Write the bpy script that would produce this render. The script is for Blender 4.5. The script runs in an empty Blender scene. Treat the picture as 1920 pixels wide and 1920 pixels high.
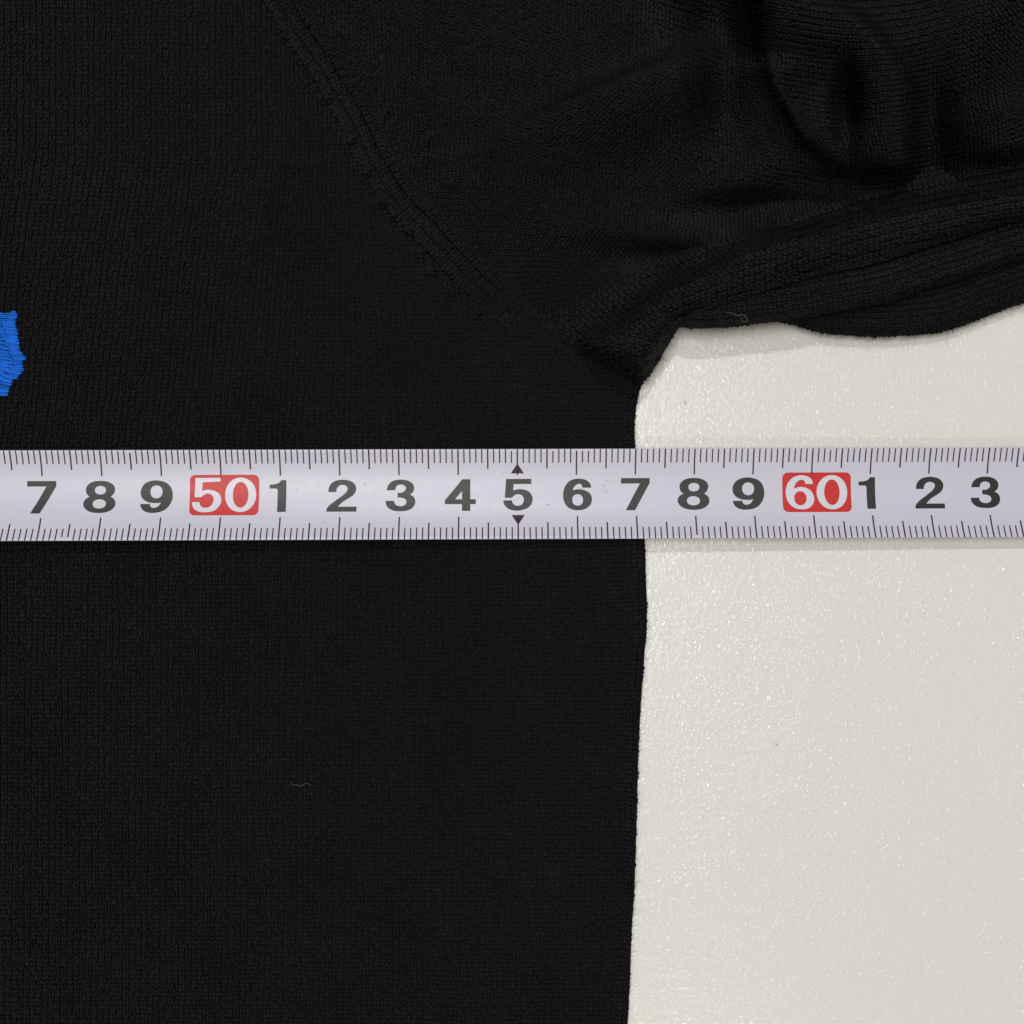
import bpy, bmesh, math, random
import numpy as np
from mathutils import Vector
rnd = random.Random(7); rng = np.random.default_rng(11)
S = 0.01                      # all numbers below are centimetres, S turns them into metres
H = 19.5                      # camera height above the table, cm
F = 2129.0                    # focal length in photograph pixels (1920 wide)
C = bpy.context.scene.collection

# ------------------------------------------------------------------ camera, light, exposure
cam_d = bpy.data.cameras.new('camera'); cam = bpy.data.objects.new('camera', cam_d); C.objects.link(cam)
cam.location = (0, 0, H*S); cam_d.sensor_width = 36; cam_d.lens = 36*F/1920
cam_d.clip_start = 0.005; cam_d.clip_end = 50
bpy.context.scene.camera = cam
sc = bpy.context.scene
sc.view_settings.view_transform = 'Standard'; sc.view_settings.look = 'None'
sc.view_settings.exposure = 0; sc.view_settings.gamma = 1
w = bpy.data.worlds.new('World'); sc.world = w; w.use_nodes = True
w.node_tree.nodes['Background'].inputs[0].default_value = (1.0, 0.955, 0.90, 1)
w.node_tree.nodes['Background'].inputs[1].default_value = 0.13

def area(name, loc, size, power, col, sy=None):
    l = bpy.data.lights.new(name, 'AREA'); o = bpy.data.objects.new(name, l); C.objects.link(o)
    l.shape = 'RECTANGLE'; l.size = size; l.size_y = sy or size; l.energy = power; l.color = col
    o.location = loc
    o.rotation_euler = (Vector((0, 0, 0)) - Vector(loc)).to_track_quat('-Z', 'Y').to_euler()
    return o
area('ceiling_lamp_main', (-0.04, 0.76, 1.55), 0.055, 7.0, (1.0, 0.985, 1.0), 0.045)
area('ceiling_lamp_warm', (0.25, -1.15, 1.75), 0.10, 3.6, (1.0, 0.88, 0.72), 0.07)
area('ceiling_panel_overhead', (-0.33, 0.05, 2.05), 0.85, 23.6, (1.0, 0.975, 0.935), 0.8)

# ------------------------------------------------------------------ materials
def nodes_of(name):
    m = bpy.data.materials.new(name); m.use_nodes = True
    nt = m.node_tree; return m, nt, nt.nodes['Principled BSDF']
def N(nt, t, **kw):
    n = nt.nodes.new(t)
    for k, v in kw.items():
        if k in n.inputs: n.inputs[k].default_value = v
        else: setattr(n, k, v)
    return n
def L(nt, a, b): nt.links.new(a, b)

def yarn_material(name, c, rough=0.62, sheen=0.35, lo=0.78, hi=1.28):
    m, nt, b = nodes_of(name)
    at = N(nt, 'ShaderNodeAttribute', attribute_name='tone')
    mr = N(nt, 'ShaderNodeMapRange'); mr.inputs['To Min'].default_value = lo; mr.inputs['To Max'].default_value = hi
    L(nt, at.outputs['Fac'], mr.inputs['Value'])
    tc = N(nt, 'ShaderNodeTexCoord')
    nz = N(nt, 'ShaderNodeTexNoise'); nz.inputs['Scale'].default_value = 60; nz.inputs['Detail'].default_value = 4
    L(nt, tc.outputs['Object'], nz.inputs['Vector'])
    r2 = N(nt, 'ShaderNodeMapRange'); r2.inputs['From Min'].default_value = .3; r2.inputs['From Max'].default_value = .7
    r2.inputs['To Min'].default_value = .82; r2.inputs['To Max'].default_value = 1.18
    L(nt, nz.outputs['Fac'], r2.inputs['Value'])
    mu = N(nt, 'ShaderNodeMath', operation='MULTIPLY'); L(nt, mr.outputs[0], mu.inputs[0]); L(nt, r2.outputs[0], mu.inputs[1])
    mx = N(nt, 'ShaderNodeVectorMath', operation='SCALE'); mx.inputs[0].default_value = c
    L(nt, mu.outputs[0], mx.inputs['Scale']); L(nt, mx.outputs[0], b.inputs['Base Color'])
    b.inputs['Roughness'].default_value = rough; b.inputs['Specular IOR Level'].default_value = .13
    b.inputs['Sheen Weight'].default_value = sheen; b.inputs['Sheen Roughness'].default_value = .5
    b.inputs['Sheen Tint'].default_value = (.10, .10, .105, 1)
    fn = N(nt, 'ShaderNodeTexNoise'); fn.inputs['Scale'].default_value = 9000; fn.inputs['Detail'].default_value = 2
    L(nt, tc.outputs['Object'], fn.inputs['Vector'])
    bp = N(nt, 'ShaderNodeBump'); bp.inputs['Strength'].default_value = .5; bp.inputs['Distance'].default_value = .0001
    L(nt, fn.outputs['Fac'], bp.inputs['Height']); L(nt, bp.outputs[0], b.inputs['Normal'])
    return m
M_yarn = yarn_material('black_yarn', (.0058, .0061, .0071), sheen=.05)
M_base = yarn_material('black_knit_gap_shade', (.0034, .0035, .0039), sheen=0, lo=1, hi=1)  # same yarn coloured darker, painting in the shade of gaps between stitches
M_base.node_tree.nodes['Principled BSDF'].inputs['Specular IOR Level'].default_value = .07
M_fuzz = yarn_material('black_fibre', (.012, .012, .013), sheen=.2)
M_fuzzl = yarn_material('grey_fibre', (.030, .030, .032), sheen=.2)
M_lint = yarn_material('pale_lint', (.16, .15, .13), sheen=.2)
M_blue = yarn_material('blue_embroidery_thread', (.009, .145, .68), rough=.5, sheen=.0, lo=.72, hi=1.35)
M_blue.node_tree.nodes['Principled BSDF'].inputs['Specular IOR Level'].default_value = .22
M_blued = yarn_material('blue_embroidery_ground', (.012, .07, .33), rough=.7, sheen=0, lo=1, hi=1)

def table_material():
    m, nt, b = nodes_of('pebbled_cream_laminate')
    tc = N(nt, 'ShaderNodeTexCoord')
    mp = N(nt, 'ShaderNodeMapping'); mp.inputs['Scale'].default_value = (1, .8, 1)
    L(nt, tc.outputs['Object'], mp.inputs['Vector'])
    n0 = N(nt, 'ShaderNodeTexNoise'); n0.inputs['Scale'].default_value = 14; n0.inputs['Detail'].default_value = 3
    L(nt, tc.outputs['Object'], n0.inputs['Vector'])
    cr = N(nt, 'ShaderNodeValToRGB'); L(nt, n0.outputs['Fac'], cr.inputs[0])
    cr.color_ramp.elements[0].position = .3; cr.color_ramp.elements[0].color = (.785, .773, .728, 1)
    cr.color_ramp.elements[1].position = .7; cr.color_ramp.elements[1].color = (.778, .785, .752, 1)
    L(nt, cr.outputs[0], b.inputs['Base Color'])
    b.inputs['Roughness'].default_value = .26
    b.inputs['Specular IOR Level'].default_value = .5
    v1 = N(nt, 'ShaderNodeTexNoise'); v1.inputs['Scale'].default_value = 1500; v1.inputs['Detail'].default_value = 2.5; v1.inputs['Distortion'].default_value = .6
    L(nt, mp.outputs[0], v1.inputs['Vector'])
    v2 = N(nt, 'ShaderNodeTexVoronoi'); v2.inputs['Scale'].default_value = 1100; v2.feature = 'SMOOTH_F1'
    L(nt, mp.outputs[0], v2.inputs['Vector'])
    n3 = N(nt, 'ShaderNodeTexNoise'); n3.inputs['Scale'].default_value = 220; n3.inputs['Detail'].default_value = 2
    L(nt, mp.outputs[0], n3.inputs['Vector'])
    a = N(nt, 'ShaderNodeMath', operation='MULTIPLY'); L(nt, v2.outputs['Distance'], a.inputs[0]); a.inputs[1].default_value = -.55
    s = N(nt, 'ShaderNodeMath', operation='ADD'); L(nt, v1.outputs['Fac'], s.inputs[0]); L(nt, a.outputs[0], s.inputs[1])
    a3 = N(nt, 'ShaderNodeMath', operation='MULTIPLY'); L(nt, n3.outputs['Fac'], a3.inputs[0]); a3.inputs[1].default_value = 1.2
    s2 = N(nt, 'ShaderNodeMath', operation='ADD'); L(nt, s.outputs[0], s2.inputs[0]); L(nt, a3.outputs[0], s2.inputs[1])
    bp = N(nt, 'ShaderNodeBump'); bp.inputs['Strength'].default_value = .5; bp.inputs['Distance'].default_value = .00009
    L(nt, s2.outputs[0], bp.inputs['Height']); L(nt, bp.outputs[0], b.inputs['Normal'])
    # tiny glossier crowns of the pebbles catch the lamps
    n4 = N(nt, 'ShaderNodeTexNoise'); n4.inputs["Scale"].default_value = 1700; n4.inputs['Detail'].default_value = 1.0; n4.inputs['Distortion'].default_value = .3
    L(nt, mp.outputs[0], n4.inputs['Vector'])
    b2 = N(nt, 'ShaderNodeBump'); b2.inputs['Strength'].default_value = 1.0; b2.inputs['Distance'].default_value = .00012
    pk = N(nt, 'ShaderNodeMapRange', interpolation_type='SMOOTHSTEP'); pk.inputs['From Min'].default_value = .50; pk.inputs['From Max'].default_value = .82
    L(nt, n4.outputs['Fac'], pk.inputs['Value']); L(nt, pk.outputs[0], b2.inputs['Height'])
    b.inputs['Coat Weight'].default_value = 1.0; b.inputs['Coat Roughness'].default_value = .06
    L(nt, b2.outputs[0], b.inputs['Coat Normal'])
    return m
M_table = table_material()

def paint(name, c, rough=.3, spec=.5, coat=0.0, dirt=0.0):
    m, nt, b = nodes_of(name)
    tc = N(nt, 'ShaderNodeTexCoord')
    nz = N(nt, 'ShaderNodeTexNoise'); nz.inputs['Scale'].default_value = 900; nz.inputs['Detail'].default_value = 5
    L(nt, tc.outputs['Object'], nz.inputs['Vector'])
    mr = N(nt, 'ShaderNodeMapRange'); mr.inputs['To Min'].default_value = rough-.06; mr.inputs['To Max'].default_value = rough+.08
    L(nt, nz.outputs['Fac'], mr.inputs['Value']); L(nt, mr.outputs[0], b.inputs['Roughness'])
    d = N(nt, 'ShaderNodeTexNoise'); d.inputs['Scale'].default_value = 330; d.inputs['Detail'].default_value = 3
    L(nt, tc.outputs['Object'], d.inputs['Vector'])
    r = N(nt, 'ShaderNodeValToRGB'); L(nt, d.outputs['Fac'], r.inputs[0])
    r.color_ramp.elements[0].position = .70; r.color_ramp.elements[0].color = (*c, 1)
    k = 1-dirt
    r.color_ramp.elements[1].position = .80; r.color_ramp.elements[1].color = (c[0]*k, c[1]*k, c[2]*k, 1)
    L(nt, r.outputs[0], b.inputs['Base Color'])
    bp = N(nt, 'ShaderNodeBump'); bp.inputs['Strength'].default_value = .12; bp.inputs['Distance'].default_value = .00004
    L(nt, nz.outputs['Fac'], bp.inputs['Height']); L(nt, bp.outputs[0], b.inputs['Normal'])
    b.inputs['Specular IOR Level'].default_value = spec; b.inputs['Coat Weight'].default_value = coat
    b.inputs['Coat Roughness'].default_value = .25
    return m
M_blade = paint('white_enamel', (.590, .584, .692), .38, .5, dirt=.0)
M_ink = paint('black_ink', (.021, .020, .020), .45, .42, coat=.0)
M_line = paint('dark_line_ink', (.030, .012, .022), .5, .4)
M_red = paint('red_ink', (.56, .020, .018), .42, .4, coat=.0)
M_white = paint('white_print', (.66, .66, .74), .38, .5)
m, nt, b = nodes_of('steel_edge'); b.inputs['Base Color'].default_value = (.25, .23, .24, 1); b.inputs['Metallic'].default_value = .6; b.inputs['Roughness'].default_value = .4
M_edge = m

# ------------------------------------------------------------------ helpers
def W(px, py, z):
    """photograph direction (px, py) at height z (cm) -> cm coordinates in the place"""
    k = (H-z)/F
    return np.stack([(px-960)*k, (960-py)*k, z+0*px], -1)

def mesh_obj(name, verts, faces_sizes, loops, mats, parent=None, smooth=True, tone=None, matidx=None):
    me = bpy.data.meshes.new(name)
    verts = np.asarray(verts, dtype=np.float32)*S
    me.vertices.add(len(verts)); me.vertices.foreach_set('co', verts.ravel())
    loops = np.asarray(loops, dtype=np.int32); fs = np.asarray(faces_sizes, dtype=np.int32)
    me.loops.add(len(loops)); me.loops.foreach_set('vertex_index', loops)
    me.polygons.add(len(fs)); st = np.concatenate([[0], np.cumsum(fs)[:-1]]).astype(np.int32)
    me.polygons.foreach_set('loop_start', st)
    try: me.polygons.foreach_set('loop_total', fs)
    except Exception: pass
    me.update(calc_edges=True)
    me.polygons.foreach_set('use_smooth', np.full(len(fs), smooth))
    for mm in (mats if isinstance(mats, (list, tuple)) else [mats]): me.materials.append(mm)
    if matidx is not None: me.polygons.foreach_set('material_index', np.asarray(matidx, dtype=np.int32))
    if tone is not None:
        at = me.attributes.new('tone', 'FLOAT', 'POINT'); at.data.foreach_set('value', np.asarray(tone, dtype=np.float32))
    me.validate(); me.update()
    o = bpy.data.objects.new(name, me); C.objects.link(o); o.parent = parent
    return o
def empty(name, label, cat, loc=(0, 0, 0)):
    o = bpy.data.objects.new(name, None); C.objects.link(o); o.location = loc
    o.empty_display_size = .01; o['label'] = label; o['category'] = cat
    return o

def seg_dist(px, py, pl):
    """distance to polyline, signed side (+ = right hand when walking it with y down), arc position"""
    pl = np.asarray(pl, float); a = pl[:-1]; d = pl[1:]-a; l2 = (d**2).sum(1); ln = np.sqrt(l2)
    cum = np.concatenate([[0], np.cumsum(ln)[:-1]])
    best = np.full(px.shape, 1e9); side = np.zeros(px.shape); arc = np.zeros(px.shape)
    qx = np.zeros(px.shape); qy = np.zeros(px.shape)
    for i in range(len(a)):
        t = np.clip(((px-a[i, 0])*d[i, 0]+(py-a[i, 1])*d[i, 1])/l2[i], 0, 1)
        x = a[i, 0]+t*d[i, 0]; y = a[i, 1]+t*d[i, 1]
        D = np.hypot(px-x, py-y); m = D < best-1e-9
        cr = d[i, 0]*(py-a[i, 1])-d[i, 1]*(px-a[i, 0])
        best = np.where(m, D, best); side = np.where(m, np.sign(cr), side); arc = np.where(m, cum[i]+t*ln[i], arc)
        qx = np.where(m, x, qx); qy = np.where(m, y, qy)
    return best, side, arc, qx, qy
def seg_perp(px, py, pl):
    """signed distance to the nearest segment's own line, continuous past the ends"""
    pl = np.asarray(pl, float); a = pl[:-1]; d = pl[1:]-a; l2 = (d**2).sum(1); best = np.full(px.shape, 1e9); out = np.zeros(px.shape)
    for i in range(len(a)):
        t = np.clip(((px-a[i, 0])*d[i, 0]+(py-a[i, 1])*d[i, 1])/l2[i], 0, 1)
        D = np.hypot(px-a[i, 0]-t*d[i, 0], py-a[i, 1]-t*d[i, 1]); m = D < best-1e-9
        out = np.where(m, (d[i, 0]*(py-a[i, 1])-d[i, 1]*(px-a[i, 0]))/math.sqrt(l2[i]), out); best = np.where(m, D, best)
    return out
def inside(px, py, poly):
    poly = np.asarray(poly, float); r = np.zeros(px.shape, bool); n = len(poly)
    for i in range(n):
        x1, y1 = poly[i]; x2, y2 = poly[(i+1) % n]
        if y1 == y2: continue
        c = ((y1 > py) != (y2 > py)) & (px < (x2-x1)*(py-y1)/(y2-y1)+x1)
        r ^= c
    return r
def smooth_pl(pts, step=12):
    p = np.asarray(pts, float); out = []
    q = np.vstack([2*p[0]-p[1], p, 2*p[-1]-p[-2]])
    for i in range(1, len(q)-2):
        n = max(1, int(np.hypot(*(q[i+1]-q[i]))/step))
        for k in range(n):
            t = k/n
            out.append(.5*((2*q[i])+(-q[i-1]+q[i+1])*t+(2*q[i-1]-5*q[i]+4*q[i+1]-q[i+2])*t*t+(-q[i-1]+3*q[i]-3*q[i+1]+q[i+2])*t**3))
    out.append(p[-1]); return np.array(out)
def sstep(x, a, b):
    t = np.clip((x-a)/(b-a), 0, 1); return t*t*(3-2*t)
def wav(px, py, seed, sc_):
    r = np.random.default_rng(seed); o = 0
    for k in range(6):
        a = r.uniform(0, 6.28); f = r.uniform(.6, 1.6)/sc_; o = o+np.sin((px*math.cos(a)+py*math.sin(a))*f*6.28+r.uniform(0, 6.28))
    return o/6

# ------------------------------------------------------------------ table
def build_table():
    v = []; f = []
    R = 45
    n = 24
    # one slab with a rounded rim
    prof = [(R-.6, 0), (R-.25, -.08), (R, -.35), (R, -2.5)]
    bm = bmesh.new()
    rings = []
    for r, z in prof:
        rings.append([bm.verts.new(((sx*r)*S, (sy*r)*S, z*S)) for sx, sy in ((-1, -1), (1, -1), (1, 1), (-1, 1))])
    bm.faces.new(rings[0])
    for a, b2 in zip(rings[:-1], rings[1:]):
        for i in range(4): bm.faces.new((a[i], b2[i], b2[(i+1) % 4], a[(i+1) % 4]))
    bm.faces.new(list(reversed(rings[-1])))
    bmesh.ops.recalc_face_normals(bm, faces=bm.faces)
    me = bpy.data.meshes.new('tabletop'); bm.to_mesh(me); me.materials.append(M_table)
    o = bpy.data.objects.new('tabletop', me); C.objects.link(o); o['kind'] = 'structure'
    o['label'] = 'glossy cream laminate tabletop with fine pebbled texture'
build_table()

# ------------------------------------------------------------------ outlines traced from the garment, in photograph pixels
BODY_EDGE = smooth_pl([(1226, 655), (1215, 690), (1203, 722), (1195, 750), (1190, 790), (1191, 835), (1197, 900), (1203, 960), (1209, 1016), (1211, 1078), (1213, 1140),
    (1212, 1195), (1209, 1219), (1206, 1265), (1203, 1300), (1199, 1370), (1196, 1450), (1194, 1530), (1192, 1600), (1189, 1675), (1186, 1717), (1183, 1783), (1181, 1842),
    (1177, 1917), (1173, 2030), (1170, 2150), (1168, 2270)])
SEAM = smooth_pl([(330, -340), (420, -180), (497, -80), (540, -10), (577, 52), (621, 115), (650, 165), (680, 215), (713, 287), (763, 367), (820, 425), (873, 483), (925, 535), (985, 585)])
CREASE = [(985, 585), (1020, 613), (1060, 641), (1100, 662), (1150, 690), (1190, 712), (1203, 720)]
L1_EDGE = smooth_pl(CREASE+[(1216, 707), (1232, 683), (1254, 645), (1275, 612), (1300, 590), (1350, 572), (1420, 551), (1481, 531), (1562, 511), (1644, 493), (1725, 468), (1806, 443), (1915, 412), (2100, 370), (2300, 340)])
L2_EDGE = smooth_pl([(1250, 600), (1262, 609), (1275, 613), (1290, 615), (1343, 615), (1395, 610), (1449, 603), (1495, 597), (1590, 580), (1671, 564), (1752, 537), (1833, 513), (1915, 486), (2100, 440), (2300, 400)])
L3_EDGE = smooth_pl([(1400, 590), (1430, 600), (1460, 603), (1495, 611), (1535, 623), (1590, 629), (1644, 631), (1725, 627), (1790, 616), (1860, 589), (1920, 567), (2050, 520), (2300, 430)])
BODY_POLY = np.vstack([BODY_EDGE, [(-330, 2270), (-330, -340)], SEAM[:-1], [(985, 585), (1080, 560), (1180, 590)]])
L1_POLY = np.vstack([SEAM, L1_EDGE[1:], [(2300, -340)]])
L2_POLY = np.vstack([L2_EDGE, [(2300, 310), (1915, 370), (1600, 460), (1450, 500), (1350, 520), (1290, 560)]])
L3_POLY = np.vstack([L3_EDGE, [(2300, 370), (1915, 440), (1700, 530), (1500, 560)]])

VLa = np.array([(1000, 596), (1100, 562), (1180, 522), (1250, 490), (1350, 450), (1430, 425), (1550, 385), (1700, 345), (1920, 305), (2300, 250)], float)
BZ = .19
MARKS = [(610, 183), (655, 262), (712, 378), (763, 432), (806, 505), (850, 545), (684, 322), (736, 405), (785, 470), (893, 585), (720, 212), (792, 268), (845, 340)]
def seam_relief(px, py):
    d, sd, a, _, _ = seg_dist(px, py, SEAM); a_end = np.hypot(*np.diff(SEAM, axis=0).T).sum()
    g = -.075*np.exp(-(d/7)**2)
    band = np.where(sd > 0, d, 1e3)                        # body side
    fade = sstep(a, 250, 420)
    g = g + .05*np.exp(-((band-14)/8)**2) + .05*np.exp(-((band-37)/8)**2)*fade - .03*np.exp(-((band-25)/4)**2)*fade - .055*np.exp(-((band-52)/7)**2)*fade
    b2 = np.where(sd < 0, d, 1e3)
    g = g - .035*np.exp(-((b2-34)/8)**2)*fade + .03*np.exp(-((b2-25)/16)**2)
    g = g*.92*(1-.9*sstep(a, a_end-170, a_end-15))
    for mx, my in MARKS:
        g = g + .075*np.exp(-(((px-mx)**2+(py-my)**2)/80))-.042*np.exp(-(((px-mx-11)**2+(py-my-8)**2)/60))
    return g
def h_body_raw(px, py):
    z = BZ+.03*wav(px, py, 3, 900)+.012*wav(px, py, 4, 300)+.008*wav(px, py, 5, 110)
    z = z+.10*np.exp(-(((px-900)/420)**2+((py-350)/330)**2))*sstep(1000-py, 200, 700)
    # soft drag lines running from the armhole down the front
    for pl, A, wd in (([(560, 240), (470, 420), (330, 640)], .03, 40), ([(1120, 720), (900, 760), (640, 800)], .02, 35), ([(1090, 760), (1130, 860), (1150, 1000)], .025, 22), ([(960, 640), (900, 760), (860, 830)], .02, 25)):
        d, _, _, _, _ = seg_dist(px, py, pl); z = z+A*np.exp(-(d/wd)**2)
    return z+seam_relief(px, py)
def h_body(px, py):
    d, _, _, _, _ = seg_dist(px, py, BODY_EDGE)
    z = h_body_raw(px, py)
    r = 24.0; t = np.clip(d/r, 0, 1); prof = np.sqrt(np.clip(1-(1-t)**2, 0, 1))
    return .012+(z-.012)*prof
RIDGES = [  # polyline, height, width on the right-hand side, width on the left-hand side (walking it, y down), taper
    ([(880, 300), (1000, 238), (1110, 188), (1200, 152), (1280, 124), (1335, 118)], 1.05, 120, 30),
    ([(1422, -90), (1436, 40), (1462, 150), (1515, 245)], .55, 24, 80),
    ([(1440, -90), (1500, 0), (1600, 45), (1660, 110), (1688, 200), (1688, 320)], 1.15, 100, 26),
    ([(1120, 655), (1180, 625), (1250, 565), (1400, 492), (1600, 432), (1800, 392), (2050, 345), (2300, 300)], .85, 95, 36),
    ([(1040, 425), (1180, 424), (1330, 446)], .22, 34, 60),
    ([(1880, 260), (1930, 100), (1990, -80)], .8, 120, 80),
    ([(760, 306), (850, 290), (980, 258)], .045, 12, 12),
    ([(800, 350), (900, 340), (1000, 345)], .03, 14, 14),
    ([(680, 120), (860, 190), (1020, 235)], .04, 30, 30),
    ([(1180, 0), (1240, 90), (1290, 130)], .10, 50, 40),
]
def h_l1(px, py):
    ds, _, _, _, _ = seg_dist(px, py, SEAM)
    # base rises from the seam towards the loose folds
    z = h_body_raw(px, py)*0+BZ+.03*wav(px, py, 3, 900)+.012*wav(px, py, 4, 300)+.008*wav(px, py, 5, 110)
    z = z+.10*np.exp(-(((px-900)/420)**2+((py-350)/330)**2))*sstep(1000-py, 200, 700)+seam_relief(px, py)
    k = sstep(ds, 60, 520)
    vly = np.interp(px, VLa[:, 0], VLa[:, 1])
    z = z+.38*k
    z = z+.48*k*sstep(vly-py, 0, 120)
    for pl, A, wr, wl in RIDGES:
        pl = smooth_pl(pl, 30)
        d, sd, a, _, _ = seg_dist(px, py, pl)
        wd = wl+(wr-wl)*sstep(seg_perp(px, py, pl), -30, 30); z = z+A*np.exp(-(d/wd)**2)*sstep(ds, 10, 90)*(sstep(a, -80, 330)*(1-.2*sstep(a, 400, 490)) if pl[0][0] == 880 else 1)*(1 if pl[0][0] == 1120 else sstep(vly-py, -25, 45))
    # hollows between the folds
    for x, y, rx, ry, A in ((1350, 10, 62, 120, 1.05), (1362, 180, 48, 100, .75), (1586, 200, 22, 66, .85), (1420, 392, 150, 34, .55), (1745, 235, 38, 110, .55), (1240, 482, 110, 22, .2), (1640, 338, 130, 26, .45), (1470, 300, 90, 90, .22)):
        z = z-A*np.exp(-(((px-x)/rx)**2+((py-y)/ry)**2))
    z = .06+.5*((z-.06)+np.sqrt((z-.06)**2+.006))
    tip = .38*np.exp(-(((px-1215)/75)**2+((py-655)/70)**2))
    z = z+tip
    z = z+.02*wav(px, py, 9, 170)*k
    d, _, a, qx, qy = seg_dist(px, py, L1_EDGE)
    z = np.where(px > 1200, np.maximum(z, np.interp(px, [1200, 1240, 1300, 1900], [.25, .62, 1.2, 1.2])*np.exp(-(d/120)**2)), z)
    fl = np.interp(qx, [985, 1020, 1200, 1240, 1275, 1330, 1500, 1900], [BZ, BZ+.05, .22, .12, .3, 1.0, 1.05, .95])
    fl = np.minimum(fl, z-.02)
    r = np.interp(qx, [985, 1020, 1100, 1195, 1215, 1300, 1900], [4, 26, 46, 50, 40, 36, 34])
    t = np.clip(d/r, 0, 1); prof = np.sqrt(np.clip(1-(1-t)**2, 0, 1))
    return fl+(z-fl)*prof
def h_l2(px, py):
    d, _, _, qx, _ = seg_dist(px, py, L2_EDGE)
    z = np.interp(px, [1250, 1300, 1500, 1900], [.75, 1.02, 1.05, .95])+.02*wav(px, py, 12, 200)-.10*sstep(d, 35, 90)
    fl = np.interp(qx, [1250, 1440, 1560, 1900], [.10, .25, .45, .5])
    t = np.clip(d/20, 0, 1); prof = np.sqrt(np.clip(1-(1-t)**2, 0, 1))
    return fl+(z-fl)*prof
def h_l3(px, py):
    d, _, _, qx, _ = seg_dist(px, py, L3_EDGE)
    z = .52+.03*wav(px, py, 14, 260)+0*px
    t = np.clip(d/26, 0, 1); prof = np.sqrt(np.clip(1-(1-t)**2, 0, 1))
    return .03+(z-.03)*prof

def base_sheet(name, poly, hf, parent, step=6.0, drop=.032):
    poly = np.asarray(poly); x0, y0 = poly.min(0)-step; x1, y1 = poly.max(0)+step
    xs = np.arange(x0, x1+step, step); ys = np.arange(y0, y1+step, step)
    gx, gy = np.meshgrid(xs, ys); ins = inside(gx, gy, poly)
    closed = np.vstack([poly, poly[:1]])
    cell = ins[:-1, :-1] | ins[1:, :-1] | ins[:-1, 1:] | ins[1:, 1:]
    need = np.zeros_like(ins); need[:-1, :-1] |= cell; need[1:, :-1] |= cell; need[:-1, 1:] |= cell; need[1:, 1:] |= cell
    out = need & ~ins
    _, _, _, qx, qy = seg_dist(gx[out], gy[out], closed); gx = gx.copy(); gy = gy.copy(); gx[out] = qx; gy[out] = qy
    idx = -np.ones(ins.shape, int); idx[need] = np.arange(need.sum())
    px = gx[need]; py = gy[need]; z = hf(px, py)-drop
    v = W(px, py, np.maximum(z, .006))
    i, j = np.nonzero(cell)
    q = np.stack([idx[i, j], idx[i+1, j], idx[i+1, j+1], idx[i, j+1]], 1)
    return mesh_obj(name, v, np.full(len(q), 4), q.ravel(), M_base, parent, tone=np.full(len(v), .5))

# one leg of a knitted V: rings along the yarn; a = across (wales), b = along (courses), c = height
LEG_B = [-.66, -.33, .06, .42, .70]; LEG_A = [-.06, -.12, -.20, -.285, -.30]; LEG_C = [-.20, .72, 1.05, .75, -.25]; LEG_W = [0, .175, .218, .180, 0]
def stitch_mesh(name, cx, cy, ux, uy, vx, vy, hf, parent, thick=.030, mat=None):
    """cx,cy centres; u = one wale across, v = one course up (photograph pixels, y down)"""
    n = len(cx)
    P = W(cx, cy, hf(cx, cy))
    e = .5
    Pu = (W(cx+ux*e, cy+uy*e, hf(cx+ux*e, cy+uy*e))-W(cx-ux*e, cy-uy*e, hf(cx-ux*e, cy-uy*e)))
    Pv = (W(cx+vx*e, cy+vy*e, hf(cx+vx*e, cy+vy*e))-W(cx-vx*e, cy-vy*e, hf(cx-vx*e, cy-vy*e)))
    def cap(V, flat):
        l = np.linalg.norm(V, axis=1); lim = flat*1.7; s = np.minimum(1, lim/np.maximum(l, 1e-9)); return V*s[:, None]
    Pu = cap(Pu, np.hypot(ux, uy)*H/F*1.5); Pv = cap(Pv, np.hypot(vx, vy)*H/F)
    nn = np.cross(Pu, Pv); nn /= np.maximum(np.linalg.norm(nn, axis=1), 1e-9)[:, None]
    nn = np.where(nn[:, 2:3] < 0, -nn, nn)
    allv = []; tone = []
    base = rng.random(n)
    for sgn in (-1, 1):
        ja = rng.normal(0, .045, n); jb = rng.normal(0, .07, n); jt = thick*(1+rng.normal(0, .16, n)); jw = 1+rng.normal(0, .16, n)
        rings = []
        for k in range(5):
            a0 = -sgn*0+sgn*(-LEG_A[k])+ja+rng.normal(0, .012, n); b0 = LEG_B[k]+jb
            if LEG_W[k] == 0:
                rings.append([(a0, b0, LEG_C[k]*jt-.006)])
            else:
                wv = LEG_W[k]*jw
                rings.append([(a0-wv, b0, LEG_C[k]*jt*.15-.012), (a0, b0, LEG_C[k]*jt), (a0+wv, b0, LEG_C[k]*jt*.15-.012)])
        vs = [P+Pu*a[:, None]+Pv*b_[:, None]+nn*c[:, None] for r in rings for a, b_, c in r]
        allv.append(np.stack(vs, 1))           # n,11,3
        tone.append(np.repeat(np.clip(.5*base+.5*rng.random(n), 0, 1), 11))
    V = np.concatenate(allv, 0).reshape(-1, 3); tone = np.concatenate(tone)
    f3 = [(0, 2, 1), (0, 3, 2), (7, 8, 10), (8, 9, 10)]; f4 = [(1, 2, 5, 4), (2, 3, 6, 5), (4, 5, 8, 7), (5, 6, 9, 8)]
    m = 2*n; off = (np.arange(m)*11)[:, None]
    loc = np.array([i for f in f3 for i in f]+[i for f in f4 for i in f])
    loops = (off+loc[None, :]).ravel(); sizes = np.tile(np.array([3]*4+[4]*4), m)
    V[:, 2] = np.maximum(V[:, 2], .004)
    o = mesh_obj(name, V, sizes, loops, mat or M_yarn, parent, tone=tone); o['kind'] = 'stuff'
    return o

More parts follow.
